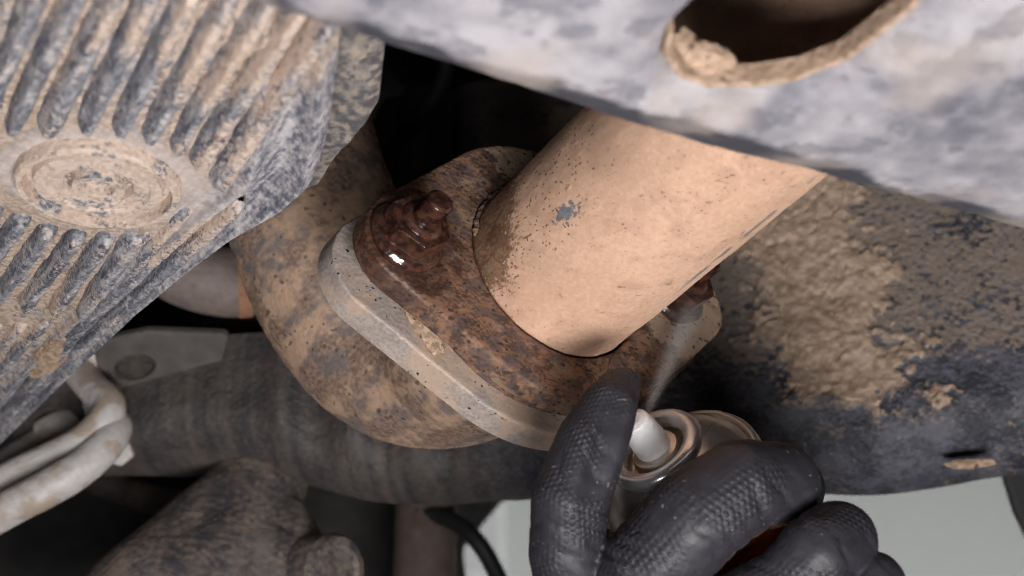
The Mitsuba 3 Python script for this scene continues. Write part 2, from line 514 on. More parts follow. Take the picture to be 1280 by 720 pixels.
# --- can, glove, wall
mat('can_steel', lambda p, n, uv: mix((.66, .66, .67), (.80, .80, .81), FB(p, 500, 181, 3)), lambda p, n, uv: .10 + .2 * FB(p, 300, 182, 3), metallic=.65)
mat('can_dome', lambda p, n, uv: mix((.56, .55, .54), (.70, .69, .68), FB(p, 420, 183, 4)), lambda p, n, uv: .16 + .2 * FB(p, 260, 184, 3), metallic=.72)
mat('brass_cup', (.60, .54, .48), .26, metallic=.8)
mat('white_plastic', (.83, .82, .83), .4, lambda p, n, uv: FB(p, 300, 185, 3), .0003, spec=.5)
mat('orange_label', lambda p, n, uv: mix((.80, .20, .015), (.86, .27, .03), FB(p, 200, 187, 2)), .4)
mat('black_print', (.02, .02, .02), .5)


def glove_bump(p, n, uv):
    # rows of raised grip dots, staggered
    s = 1.0 / .0021
    x, y = uv.x * s, uv.y * s * 1.1547
    r = dr.floor(y)
    fx = x + .5 * (r - 2 * dr.floor(r * .5))
    fx, fy = fx - dr.floor(fx) - .5, (y - r - .5) * .8660
    d = dr.sqrt(fx * fx + fy * fy)
    return smoothstep(.42, .10, d) * smoothstep(.25, .8, N(p, 90, 6)) + .25 * FB(p, 600, 191, 3)


def glove_coat(p, n, uv):
    g = FB(p, 260, 193, 4)
    c = mix((.018, .017, .022), (.034, .032, .040), g)
    return mix(c, (.22, .20, .19), spots(p, 900, 195, .86, .92) * smoothstep(.45, .6, FB(p, 110, 196, 3)) * .7)


mat('nitrile', glove_coat, lambda p, n, uv: .44 + .2 * FB(p, 400, 194, 3), glove_bump, .00034, spec=.4, eps=2e-4)
mat('wall_paint', (.60, .61, .595), .8)
mat('white_panel', (.80, .80, .80), .6)


# ------------------------------------------------------------------ setting: the workshop wall
def block(c, size, edge=None):
    b = trimesh.creation.box(size); b.apply_translation(c)
    return b


add('wall', block((0, 4.4, 2.0), (9, .1, 6)), 'wall_paint', 'plain pale grey workshop wall far behind the vehicle', kind='structure', smooth=False)
w0 = P(622, 690, 4.35 / .98)
cabinet = block((-.10, 4.22, w0[2] + .02), (.16, .24, .34))
add('wall_cabinet__body', cabinet, 'white_panel', smooth=False)
add('wall_cabinet__door', block((-.10, 4.09, w0[2] + .02), (.14, .02, .30)), 'white_panel', smooth=False)
tag('wall_cabinet', 'small white cabinet on the far wall, blurred beside the damper', 'cabinet')

# ------------------------------------------------------------------ ribbed oil pan
PZ = .234
PB = np.array([[1, 0, 0], [0, -1, 0], [0, 0, -1.0]])
PO = on_plane(125, 218, PZ)


def pan2(px, py, z=PZ):
    q = on_plane(px, py, z) - PO
    return np.array([q[0], -q[1]])


outline = [(-140, -140), (426, -90), (426, 40), (420, 100), (412, 160), (402, 205), (388, 238), (362, 260), (302, 294), (240, 340), (180, 390), (90, 474), (0, 560), (-90, 650), (-160, 640)]
pan_poly = Polygon([pan2(*q) for q in outline]).buffer(.006).buffer(-.012).buffer(.006)
PLUG_R = .0212


def pan_h(q, d):
    lip = .0034 * np.exp(-((d - .0042) / .0020) ** 2) - .0034 * np.exp(-((d - .0115) / .0034) ** 2) + .0016 * np.exp(-((d - .0290) / .0018) ** 2)
    fold = .0034 * np.exp(-((d - .0195) / .0022) ** 2)
    r = np.linalg.norm(q, axis=1)
    p3 = np.column_stack([q, q[:, 0] * 0])
    rise = .0034 * np.clip(1.30 - r / .034, 0, 1) ** .5 * (r < .0442)           # raised pad round the plug
    dish = -.0036 * (1 - np.clip((r - PLUG_R) / .0016, 0, 1))
    ledge = -.004 * np.clip((np.dot(q, [-.62, .78]) - .105) / .002, 0, 1)
    return lip + fold + rise * .8 + dish + ledge + (.0016 * nfbm(p3, 90, 4, 3) + .0009 * nfbm(p3, 420, 3, 4)) * np.clip((d - .003) / .024, .25, 1)


pan = sheet(pan_poly, .045, .00085, .004, pan_h)
add('oil_pan__base', place(pan, PO, PB), 'pan_dirt')
tag('oil_pan', 'dusty grey ribbed cast oil pan with round drain plug, upper left', 'oil pan')


def rib(p0, p1, w0, w1, h, seed):
    """One cast rib on the pan from 2D point p0 to p1: half-round top, tapering ends, uneven."""
    p0, p1 = np.asarray(p0), np.asarray(p1)
    L = np.linalg.norm(p1 - p0); d = (p1 - p0) / L; nn = np.array([-d[1], d[0]])
    n, k = max(30, int(L / .0009)), 17
    t = np.linspace(0, 1, n); a = np.linspace(-1, 1, k)
    e = np.sqrt(np.clip(1 - np.clip(1 - t * L / .006, 0, 1) ** 2, 0, 1)) * np.sqrt(np.clip(1 - np.clip(1 - (1 - t) * L / .005, 0, 1) ** 2, 0, 1))
    wid = (w0 + (w1 - w0) * t) * (.45 + .55 * e)
    prof = np.clip(1.12 * (1 - np.abs(a) ** 1.9), 0, 1.0)
    c = p0 + t[:, None] * L * d
    q = c[:, None] + (wid[:, None] * a[None])[..., None] * nn
    z = (h * e)[:, None] * prof[None] - .0028 * (np.abs(a) > .999)[None] - .0006
    pts = np.concatenate([q, z[..., None]], -1).reshape(-1, 3)
    pts[:, 2] += np.tile(prof, n) * (.0013 * nfbm(pts * [1, 1, 0], 110, 4, seed) + .0012 * nfbm(pts * [1, 1, 0], 520, 3, seed + 1))
    pts[:, :2] += (.0014 * nfbm(pts, 130, 3, seed + 2))[:, None] * nn
    i, j = np.meshgrid(np.arange(n - 1), np.arange(k - 1), indexing='ij')
    f = np.stack([i * k + j, (i + 1) * k + j, (i + 1) * k + j + 1, i * k + j + 1], -1).reshape(-1, 4)
    f = np.vstack([f[:, [0, 1, 2]], f[:, [0, 2, 3]]])
    m = trimesh.Trimesh(pts, f, process=False)
    if m.face_normals[:, 2].mean() < 0:
        m.invert()
    return m


grooves = [((-48, 152), (14, 0)), ((-6, 150), (65, 0)), ((35, 158), (113, 0)), ((85, 150), (158, 0)), ((128, 152), (205, 0)), ((168, 158), (252, 5)), ((203, 170), (296, 15)), ((235, 183), (338, 22)),
           ((260, 208), (376, 32)), ((285, 234), (412, 48))]
ribs = []
for (a0, a1), (b0, b1) in zip(grooves[:-1], grooves[1:]):
    lo = (np.array(pan2(*a0)) + pan2(*b0)) / 2
    up = (np.array(pan2(*a1)) + pan2(*b1)) / 2
    up = lo + (up - lo) * 1.22
    wl, wu = np.linalg.norm(pan2(*a0) - pan2(*b0)) / 2, np.linalg.norm(pan2(*a1) - pan2(*b1)) / 2
    ribs.append((lo, up, wl * .74, wu * .78, .0078))
tops = [(-50, 246), (-18, 252), (13, 258), (47, 271), (82, 280), (118, 285), (156, 286), (198, 276)]
ends = [(-130, 350), (-92, 354), (-56, 356), (-22, 366), (12, 374), (50, 382), (86, 386), (114, 392)]
for k in range(len(tops) - 1):
    lo = (pan2(*tops[k]) + pan2(*tops[k + 1])) / 2
    up = (pan2(*ends[k]) + pan2(*ends[k + 1])) / 2
    ribs.append((up, lo, np.linalg.norm(pan2(*ends[k]) - pan2(*ends[k + 1])) * .33, np.linalg.norm(pan2(*tops[k]) - pan2(*tops[k + 1])) * .40, .0066))
for a, b in [((58, 398), (-70, 538)), ((30, 402), (-80, 508)), ((0, 404), (-90, 478)), ((104, 404), (10, 520)), ((236, 254), (112, 396)), ((268, 252), (78, 428)), ((300, 252), (40, 488))]:
    ribs.append((pan2(*a), pan2(*b), .0030, .0030, .0042))
for i, (a, b, wa, wb, h) in enumerate(ribs):
    add(num('oil_pan__rib', i), place(rib(a, b, wa, wb, h, 20 + i * 3), PO, PB), 'pan_metal', smooth=50)
# the drain plug lies in its dish
plug = lathe([(0, -.0040), (.0032, -.0040), (.0042, .0002), (.0050, .0038), (.0078, .0042), (.0086, -.0004), (.0098, -.0004), (.0106, .0026), (.0118, .0030), (.0150, .0028), (.0158, .0040), (.0190, .0038), (.0198, .0004),
              (.0214, .0004), (.0222, .0050), (.0238, .0052), (.0246, .0040), (.0250, -.0030), (0, -.0030)], 160)
plug = displace(subdiv(plug, .0010), lambda v: .0004 * nfbm(v, 260, 4, 8) + .0004 * nfbm(v, 90, 3, 9))
add('oil_pan__drain_plug', place(plug, PO - np.array([0, 0, .0012]), PB), 'plug_dust', 'round dust-caked drain plug with hex socket')
# lug at its right end
LZ = .246
lug = Polygon([pan2(*q, LZ) for q in [(405, -20), (440, 30), (482, 60), (478, 96), (473, 136), (452, 160), (420, 198), (398, 232), (370, 240), (380, 60)]])
lug_m = sheet(lug.buffer(-.001).buffer(.001), .016, .0012, .0012, lambda q, d: .0025 * nfbm(np.column_stack([q, q[:, 0] * 0]), 110, 4, 12) - .006 * np.clip((q[:, 0] - pan2(440, 60, LZ)[0]) / .012, 0, 1))
add('oil_pan__mounting_lug', place(lug_m, np.array([PO[0], PO[1], CAM[2] + LZ]), PB), 'rail_dusty', 'darker grimy lug with a pale edge at the pan corner')


def lug_coat(p, n, uv):
    f = FB(p, 480, 201, 4)
    return mix(mix((.09, .085, .09), (.24, .21, .19), smoothstep(.35, .65, f)), (.46, .36, .28), smoothstep(.50, .70, FB(p, 190, 203, 4) * .5 + f * .5) * .45)


mat('rail_dusty', lug_coat, .75, lambda p, n, uv: FB(p, 700, 204, 4), .0005)
mudc = [lump(on_plane(68, 436, PZ - .002), (0, 0, -1), .019, .005, .0035, 31)]
cl = mudc[0]
dirv = unit(on_plane(90, 405, PZ) - on_plane(30, 500, PZ))
cl = place(trimesh.Trimesh((lambda v: v * (1 + .5 * nfbm(v, 2.2, 5, 31))[:, None] * [.024, .0058, .0034])(np.asarray(trimesh.creation.icosphere(6, 1.0).vertices)), trimesh.creation.icosphere(6, 1.0).faces, process=False),
           on_plane(62, 445, PZ - .001), np.stack([dirv, np.cross([0, 0, -1], dirv), [0, 0, -1]]))
add('oil_pan__mud_clump', cl, 'dry_mud')

# ------------------------------------------------------------------ crossmember in the foreground
CZ = .206
CO = on_plane(880, 120, CZ)


def cr2(px, py, z=CZ):
    q = on_plane(px, py, z) - CO
    return (q[0], -q[1])


edge = [(240, -4), (300, 19), (480, 78), (640, 127), (760, 168), (880, 203), (1000, 230), (1090, 254), (1280, 306), (1420, 345)]
hole = [(1165, -20), (1140, 12), (1100, 44), (1058, 76), (1000, 98), (940, 107), (885, 106), (848, 96), (829, 68), (836, 42), (856, 20), (885, -8), (930, -40), (1010, -62), (1110, -58)]
hole = [(x + 2, y + 15) for x, y in hole]
cpoly = Polygon([cr2(*q) for q in edge + [(1420, -180), (240, -180)]], [[cr2(*q) for q in hole]]).buffer(-.002).buffer(.004).buffer(-.002)
cm = sheet(cpoly, .007, .0016, .008, lambda q, d: .0016 * nfbm(np.column_stack([q, q[:, 0] * 0]), 60, 4, 40) - .0022 * np.exp(-((d - .006) / .006) ** 2))
add('crossmember__shell', place(cm, CO, PB), 'crossmember_paint')
hp = Polygon([cr2(*q) for q in hole])
lipz = Polygon([cr2(*q) for q in [(790, 62), (862, 58), (960, 60), (1040, 40), (1100, -20), (1320, -70), (1180, 60), (1060, 160), (790, 160)]])
lipp = hp.buffer(.0003).difference(hp.buffer(-.0010)).intersection(lipz)
lipp = max(getattr(lipp, 'geoms', [lipp]), key=lambda g: g.area).buffer(.0002)
lipm = sheet(lipp, .006, .0009, .0011, lambda q, d: .0012 * nfbm(np.column_stack([q, q[:, 0] * 0]), 160, 4, 44))
add('crossmember__shell__hole_lip', place(lipm, CO + np.array([0, 0, .0030]), PB), 'dry_mud', 'mud-caked rim of the oval hole')
ml = [lump(on_plane(868, 86, CZ + .010), (0, 0, -1), .010, .009, .006, 45), lump(on_plane(892, 82, CZ + .012), (0, 0, -1), .0052, .0052, .005, 46), lump(on_plane(852, 72, CZ + .012), (0, 0, -1), .006, .008, .006, 47)]
add('crossmember__mud_clump', ml, 'dry_mud', 'tan clump of dried mud in the end of the oval hole')
tag('crossmember', 'blurred grey scuffed crossmember with a large oval hole, upper right', 'crossmember')

# ------------------------------------------------------------------ the flanged joint
LD = unit([-.67, .742])


def flange_poly(R, L, r):
    g = [Point(0, 0).buffer(R, 64), Point(*(LD * L)).buffer(r, 40), Point(*(-LD * L)).buffer(r, 40)]
    return shapely.union_all(g).convex_hull


FB3 = np.stack([E1, E2, A])
FB3 = FB3 if np.linalg.det(FB3) > 0 else np.stack([E1, E2, A]) * [[1], [-1], [1]]
sgn = 1.0 if np.linalg.det(np.stack([E1, E2, A])) > 0 else -1.0


def fplace(m, h):
    return place(m, FC + A * h, FB3)


def fp(poly):                          # the flange frame may be mirrored: keep outlines in (E1, E2)
    return shapely.affinity.scale(poly, 1, sgn, origin=(0, 0))


import shapely.affinity
T1, GAP, T2 = .0090, .0085, .0110
f1 = flange_poly(.0535, .0575, .0195).difference(Point(0, 0).buffer(RP + .0010, 64))
fm = sheet(fp(f1), T1, .0009, .0016, lambda q, d: .0011 * nfbm(np.column_stack([q, q[:, 0] * 0]), 160, 4, 50) + .0004 * nfbm(np.column_stack([q, q[:, 0] * 0]), 700, 3, 51))
add('exhaust_pipe__flange', fplace(fm, 0), 'rusty_flange', 'rust-brown flange plate at the lower end of the tan pipe')
# the pipe itself runs through the flange and up behind the crossmember
bend = FC + A * .20 + np.array([0, -.03, .02])
pm = tube([FC - A * .008, FC + A * .06, FC + A * .13, FC + A * .20, FC + A * .29], RP, 260, 200)
pm = displace(pm, lambda v: .0009 * nfbm(v, 40, 3, 55) + .0003 * nfbm(v, 260, 3, 56))
add('exhaust_pipe__tube', pm, 'tan_pipe', smooth=True)
arc = [FC + A * .0006 + (math.cos(q) * E1 + math.sin(q) * E2) * (RP + .0007) for q in np.linspace(math.pi * .80, math.pi * 1.45, 24)]
col = displace(tube(arc, lambda t: .0003 + .0009 * np.sin(np.pi * t) ** .5, 220, 20), lambda v: .0018 * nfbm(v, 520, 4, 301) + .0014 * nfbm(v, 130, 3, 302))
add('exhaust_pipe__crust', col, 'rusty_flange', 'flaky crust where the pipe enters its flange', smooth=True)
tag('exhaust_pipe', 'thick tan dust-coated exhaust pipe slanting up to the right from its flange', 'pipe')


def nut_stack(key, c, seed, label, h=1.0):
    def disp(m, s, sd):
        return displace(subdiv(m, .0011), lambda v: s * nfbm(v, 210, 4, sd))
    wash = lathe([(0, -.001), (.0128, -.001), (.0134, .0012), (.0120, .0032), (.0095, .0040), (0, .0040)], 64)
    add(key + '__washer', place(disp(wash, .0010, seed), c, FB3), 'wet_rust', smooth=True)
    hexa = Polygon([(.0112 * math.cos(k * math.pi / 3 + .3), .0112 * math.sin(k * math.pi / 3 + .3)) for k in range(6)]).buffer(-.0012).buffer(.0012)
    nut = trimesh.creation.extrude_polygon(hexa, .0072, engine='earcut'); nut.apply_translation((0, 0, .0036))
    nut = smoothed(disp(nut, .0010, seed + 1), 3)
    add(key + '__nut', place(nut, c, FB3), 'wet_rust', smooth=True)
    col = lathe([(0, .0095), (.0072, .0100), (.0074, .0112), (.0058, .0124), (0, .0126)], 40)
    add(key + '__collar', place(disp(col, .0006, seed + 2), c, FB3), 'wet_rust', smooth=True)
    prof = [(0, -.030)]
    z = -.030
    while z < .0215:
        prof += [(.0040, z), (.0046, z + .0006)]; z += .00125
    prof += [(.0042, .0222), (.0036, .0228), (0, .0224)]
    st = lathe(prof, 40)
    add(key + '__stud', place(displace(subdiv(st, .0016), lambda v: .0004 * nfbm(v, 300, 3, seed + 3)), c, FB3), 'wet_rust', smooth=True)
    tag(key, label, 'nut')


nut_stack('flange_nut', STUD + A * .0004, 61, 'wet rusty nut and stud on the near lobe of the flange')
nut_stack('flange_nut_001', FC - (STUD - FC) * .84 + A * .0004, 71, 'wet rusty nut half hidden behind the tan pipe, hit by the spray')
# bare thread between the two flanges
th = lathe([(0, -.017)] + [q for k in range(11) for q in ((.0050, -.0165 + k * .0014), (.0057, -.0158 + k * .0014))] + [(0, -.001)], 40)
th = displace(th, lambda v: .0006 * nfbm(v, 400, 3, 66))
add('flange_nut__thread', place(th, STUD - E1 * .001, FB3), 'thread_rust', 'orange rusty thread showing in the gap between the flanges')

f2 = flange_poly(.0560, .0580, .0215)
fm2 = sheet(fp(f2), T2, .0009, .0012, lambda q, d: .0008 * nfbm(np.column_stack([q, q[:, 0] * 0]), 90, 4, 57) + .0003 * nfbm(np.column_stack([q, q[:, 0] * 0]), 600, 3, 58))
H2 = -(T1 + GAP)
add('exhaust_elbow__flange', fplace(fm2, H2), 'grey_flange', 'pitted grey lower flange plate')
gk = Point(0, 0).buffer(.0475, 64).difference(Point(0, 0).buffer(.034, 48))
add('exhaust_elbow__gasket', fplace(displace(sheet(fp(gk), GAP, .0015, .001), lambda v: .0008 * nfbm(v, 300, 3, 59)), -T1 - .0004), 'rusty_flange')
F2 = FC + A * (H2 - T2)
ep = [F2 + A * .004, F2 - A * .014, P(582, 436, .604), P(508, 438, .626), P(440, 374, .634), P(400, 296, .634), P(372, 214, .636), P(352, 110, .64), P(345, 0, .65)]
em = tube(ep, lambda t: .0350 + .0018 * np.sin(t * 5), 320, 180)
em = displace(em, lambda v: .0022 * nfbm(v, 26, 3, 72) + .0007 * nfbm(v, 180, 4, 73))
add('exhaust_elbow__tube', em, 'elbow_rust', smooth=True)
mc = lump(FC + A * (H2 + .0022) + (-.30 * E1 + .86 * E2) * .0572, A, .0115, .0045, .0032, 77, rough=.5)
mvec = unit(.86 * E1 + .30 * E2)
ms = trimesh.creation.icosphere(5, 1.0)
mv = np.asarray(ms.vertices); mv = mv * (1 + .9 * nfbm(mv, 2.3, 5, 78))[:, None] * [.013, .0048, .0040]
add('exhaust_elbow__mud_clump', trimesh.Trimesh(FC + A * (H2 + .002) + (-.36 * E1 + .93 * E2) * .0535 + mv @ np.stack([mvec, np.cross(A, mvec), A]), ms.faces, process=False), 'dry_mud', 'tan crumbling mud wedged in the flange gap', smooth=True)
tag('exhaust_elbow', 'mottled rusty exhaust elbow with grey flange curving up behind the oil pan', 'pipe')

# a second pipe further back
rp = [P(150, 250, .74), P(215, 330, .74), P(285, 352, .74), P(370, 330, .75), P(450, 250, .76)]
add('rear_exhaust_pipe__tube', displace(tube(rp, .0165, 120, 80), lambda v: .0012 * nfbm(v, 60, 3, 79)), 'rear_pipe_steel', smooth=True)
q0, _ = path_spline(rp, 60)
add('rear_exhaust_pipe__joint_band', displace(tube([q0[29], q0[30], q0[31]], .0172, 12, 64), lambda v: .0008 * nfbm(v, 150, 3, 80)), 'thread_rust', 'orange rusty joint band')
tag('rear_exhaust_pipe', 'grey-brown smaller pipe behind the elbow under the pan edge', 'pipe')

# ------------------------------------------------------------------ frame rail
LEN0, LEN1 = -.16, .420


def rail_section(k=240):
    """Profile (outwards, up): front face, round lower corner, underside."""
    r, H, D = .030, .20, .060
    pts = [(0, H)]
    for z in np.linspace(H, r, 150)[1:]:
        pts.append((0, z))
    for a in np.linspace(0, math.pi / 2, 70)[1:]:
        pts.append((-r + r * math.cos(a), r - r * math.sin(a)))
    for a in np.linspace(0, math.pi / 2, 30)[1:]:
        pts.append((-r - r * math.sin(a), r - r * math.cos(a)))
    for z in np.linspace(r, H, 10)[1:]:
        pts.append((-D, z))
    return np.array(pts)


def grid_mesh(V):
    a, b = V.shape[:2]
    i, j = np.meshgrid(np.arange(a - 1), np.arange(b - 1), indexing='ij')
    f = np.stack([i * b + j, (i + 1) * b + j, (i + 1) * b + j + 1, i * b + j + 1], -1).reshape(-1, 4)
    return trimesh.Trimesh(V.reshape(-1, 3), np.vstack([f[:, [0, 1, 2]], f[:, [0, 2, 3]]]), process=False)


sec = rail_section()
us = np.linspace(LEN0, LEN1, 720)
# the rail swells to the right and its lower edge waves a little; at the left it has pressed flutes
lowz = .0045 * np.exp(-((us - .03) / .05) ** 2) - .004 * np.clip((us - .19) / .05, 0, 1) - .020 * (lambda q: q * q * (3 - 2 * q))(np.clip((us - .24) / .10, 0, 1)) + .0012 * np.sin(us * 60)
kk = 1 - .72 * np.clip((us - .245) / .03, 0, 1) ** 2 * (3 - 2 * np.clip((us - .245) / .03, 0, 1))
SZ = np.minimum(sec[None, :, 1], .03) + np.maximum(sec[None, :, 1] - .03, 0) * kk[:, None]
V = RB + us[:, None, None] * RX + sec[None, :, :1] * RN + SZ[..., None] * [0, 0, 1.0]
front = np.clip(sec[:, 1] / .03, 0, 1)
V = V - lowz[:, None, None] * (1 - np.clip(sec[None, :, 1:] / .12, 0, 1)) * [0, 0, 1.0]
fl = np.zeros(len(us))
for c, wd, hh in ((.215, .005, -.0045), (.228, .006, .003), (.243, .005, -.004), (.257, .006, .0025), (.274, .007, -.005), (.198, .008, .002), (.29, .006, .003)):
    fl += hh * np.exp(-((us - c) / wd) ** 2)
V = V + (1.1 * fl[:, None] * np.exp(-np.maximum(.02 - sec[None, :, 1], 0) / .01))[..., None] * RN
rail = grid_mesh(V)
if (rail.face_normals[:1000] @ RN).mean() < 0:
    rail.invert()
vv = np.asarray(rail.vertices)
mask = dj(mud_mask, vv)
crust = .0060 * nfbm(vv, 60, 5, 85) + .0016 * nfbm(vv, 260, 4, 86) - .0016 * np.exp(-(nfbm(vv, 55, 3, 89) / .012) ** 2)
dsp = .0022 * nfbm(vv, 30, 4, 83) + .0006 * nfbm(vv, 260, 4, 84) + mask * (.0014 + .8 * crust)
rail.vertices = vv + rail.vertex_normals * dsp[:, None]
add('frame_rail__beam', rail, 'rail_paint', smooth=True)
cs = trimesh.creation.icosphere(4, 1.0)
cvv = np.asarray(cs.vertices) * (1 + .7 * nfbm(np.asarray(cs.vertices), 2.0, 4, 88))[:, None] * [.0095, .0022, .0016]
chip_o = P(1212, 580, .640)
nn = unit(RN * .55 + np.array([0, 0, -.8]))
add('frame_rail__mud_clump', trimesh.Trimesh(chip_o + cvv @ np.stack([RX, np.cross(nn, RX), nn]), cs.faces, process=False), 'dry_mud', 'small orange-tan scab on the lower edge of the rail')
tag('frame_rail', 'long black frame rail with caked tan mud behind the pipe and hand', 'frame rail')

# ------------------------------------------------------------------ arm at the lower left, and what lies left of the rail
def S(px, py, d, rpx):
    return (P(px, py, d), rpx / FPX * d)


arm = hulls([[S(325, 590, .742, 62), S(300, 690, .705, 66), S(215, 745, .69, 85), S(110, 850, .68, 100)], [S(300, 700, .70, 62), S(385, 722, .695, 50)], [S(345, 660, .715, 46), S(370, 705, .70, 48)]], .0025, 24,
            [[S(325, 600, .735, 50), S(255, 655, .71, 44), S(300, 705, .70, 60), S(200, 745, .69, 85), S(110, 850, .68, 100)], [S(300, 700, .70, 62), S(385, 722, .695, 50), S(330, 840, .69, 80), S(110, 850, .68, 100)]])
arm = displace(arm, lambda v: .0024 * nfbm(v, 40, 3, 90) + .0006 * nfbm(v, 240, 3, 91))
add('suspension_arm__body', arm, 'arm_paint', smooth=True)
bo = P(408, 716, .685)
bush = lathe([(0, -.012), (.0150, -.012), (.0165, -.008), (.0170, .004), (.0155, .0075), (.0120, .0085), (.0105, .0065), (0, .0065)], 64)
add('suspension_arm__bush_cap', place(displace(subdiv(bush, .002), lambda v: .0007 * nfbm(v, 200, 3, 93)), bo, frame(cv(.75, .1, .6))), 'arm_paint', 'round end cap of the arm')
tag('suspension_arm', 'dusty dark suspension arm at the lower left, joined to the rail', 'suspension arm')

mat('far_dark', lambda p, n, uv: mix((.03, .029, .033), (.10, .088, .084), smoothstep(.32, .7, fbm(p.x * 170, p.y * 60, p.z * 26, octaves=4))), .55, lambda p, n, uv: FB(p, 300, 211, 3), .0008)
tabp = Polygon([(-.026, -.012), (.022, -.012), (.032, .012), (.0, .018), (-.022, .016)]).buffer(.003).difference(shapely.affinity.rotate(shapely.affinity.scale(Point(-.010, .002).buffer(.0085, 24), 1.15, .75), 12))
add('holed_tab__plate', place(sheet(tabp, .004, .0015, .0012), P(196, 462, .722), np.stack([cv(1, .12, 0), unit(np.cross(cv(0, -.5, .85), cv(1, .12, 0))), cv(0, -.5, .85)])), 'dark_cast')
sl = tube([P(266, 528, .728), P(270, 512, .728), P(274, 502, .728)], .0016, 20, 16)
add('holed_tab__plate__wire_clip', [sl, tube([P(268, 548, .727), P(285, 533, .727), P(306, 523, .727)], .0013, 24, 16)], 'black_part')
tag('holed_tab', 'small dark bracket tab with an oval hole at the left end of the rail', 'bracket')

add('brace_bar', displace(tube([P(190, 500, .765), P(260, 440, .77), P(345, 385, .78)], .0125, 60, 40), lambda v: .002 * nfbm(v, 60, 3, 97)), 'dark_cast', 'dim dark bar slanting up in the shadow behind the small tab', 'bar', smooth=True)
# pale bent tubes at the far left
M1 = [P(-420, 845, 0.693), P(-180, 717, 0.693), P(-70, 655, 0.693), P(-10, 612, 0.693), P(60, 575, 0.693), P(118, 540, 0.693), P(136, 516, 0.697), P(120, 488, 0.710), P(90, 452, 0.726), P(60, 410, 0.735)]
add('coolant_tube', displace(tube(M1, lambda t: .0084 - .0013 * t, 160, 48), lambda v: .0010 * nfbm(v, 90, 3, 100)), 'pale_alloy', 'upper of two pale bent metal tubes at the far left edge', 'tube', smooth=True)
M2 = [P(-420, 880, 0.676), P(-180, 752, 0.676), P(-70, 690, 0.676), P(-10, 648, 0.676), P(50, 615, 0.676), P(105, 582, 0.681), P(132, 556, 0.689), P(136, 528, 0.710)]
add('coolant_tube_001', displace(tube(M2, .0080, 120, 48), lambda v: .0010 * nfbm(v, 90, 3, 101)), 'pale_alloy', 'lower of two pale bent metal tubes at the far left edge', 'tube', smooth=True)
M3 = [P(-420, 796, 0.726), P(-150, 668, 0.726), P(-40, 606, 0.726), P(10, 580, 0.726), P(50, 555, 0.726), P(80, 538, 0.731)]
add('pipe_fitting__stub', displace(tube(M3, .0074, 60, 40), lambda v: .001 * nfbm(v, 90, 3, 102)), 'pale_alloy', smooth=True)
add('pipe_fitting__collar', tube([P(58, 548, 0.725), P(72, 540, 0.726), P(86, 535, 0.731)], .0094, 20, 40), 'pale_alloy')
tag('pipe_fitting', 'short pale pipe fitting with collar behind the two bent tubes', 'fitting')
bk = sheet(Polygon([(-.015, .035), (-.008, .037), (.013, -.018), (.008, -.022), (.002, -.020), (-.007, .0)]).buffer(.001), .004, .002, .001)
add('tube_bracket', place(bk, P(128, 520, 0.720), np.stack([RT, UP, cv(0, 0, 1)])), 'pale_alloy', 'pale sheet bracket holding the bent tubes, behind the pan edge', 'bracket')
add('side_strut', displace(tube([P(60, 560, .93), P(150, 612, .93), P(240, 632, .93)], .0085, 60, 32), lambda v: .002 * nfbm(v, 60, 3, 104)), 'arm_paint', 'dim brown strut lying behind the bent tubes', 'strut', smooth=True)

# ------------------------------------------------------------------ dark things under the body
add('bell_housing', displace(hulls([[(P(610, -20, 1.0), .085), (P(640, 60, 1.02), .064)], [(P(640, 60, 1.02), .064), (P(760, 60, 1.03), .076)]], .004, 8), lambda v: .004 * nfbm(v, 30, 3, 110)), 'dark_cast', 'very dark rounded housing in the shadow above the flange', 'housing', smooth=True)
add('breather_hose', tube([P(560, 60, .72), P(520, 150, .72), P(480, 200, .72), P(462, 250, .72), P(458, 330, .72), P(470, 420, .73)], .0038, 80, 24), 'rubber', 'thin black hose hanging in the dark gap beside the pan', 'hose', smooth=True)
fl_ = block((0, .75, CAM[2] + .80), (2.6, 1.7, .02))
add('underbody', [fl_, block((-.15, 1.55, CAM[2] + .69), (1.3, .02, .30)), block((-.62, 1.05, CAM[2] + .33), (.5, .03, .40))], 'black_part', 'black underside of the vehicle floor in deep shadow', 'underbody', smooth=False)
liner = sheet(Polygon([(-.55, -.30), (.010, -.30), (-.006, -.12), (.012, -.075), (.006, -.03), (.03, .0), (.09, .05), (.09, .22), (-.55, .22)]).buffer(-.004).buffer(.004), .02, .006, .004)
add('wheel_arch_liner', place(liner, P(566, 618, 1.0), np.stack([RT, [0, 0, 1.0], [0, -1.0, 0]])), 'black_part', 'black plastic liner behind the damper, edge against the pale wall', 'liner')
d0, d1 = P(533, 600, .86), P(533, 860, .86); d1 = d0 + np.array([0.0, .0, -.13])
dm = [tube([d0, d1], .0168, 40, 64, spline=False)]
add('damper__body', dm, 'damper_paint')
add('damper__body__seam', tube([d0 + cv(-.25, 0, 1) * .0160, d1 + cv(-.25, 0, 1) * .0160], .0022, 20, 16, spline=False), 'rear_pipe_steel')
tag('damper', 'upright dull brown damper tube below the rail', 'damper')
add('brake_hose', tube([P(520, 640, .84), P(566, 652, .83), P(596, 676, .82), P(618, 712, .82), P(640, 770, .82)], .0046, 80, 32), 'rubber', 'black hose looping down below the rail beside the damper', 'hose', smooth=True)
add('rubber_strap', sheet(Polygon([(0, 0), (.03, .004), (.034, -.06), (.022, -.055), (.008, -.026)]).buffer(.001), .006, .003, .001), 'rubber')
scene['rubber_strap']['to_world'] = T(np.vstack([np.column_stack([np.stack([RT, UP, cv(0, 0, 1)]).T, P(1252, 575, .78)]), [0, 0, 0, 1]]).tolist())
tag('rubber_strap', 'dark brown strap hanging below the rail at the right edge', 'strap')

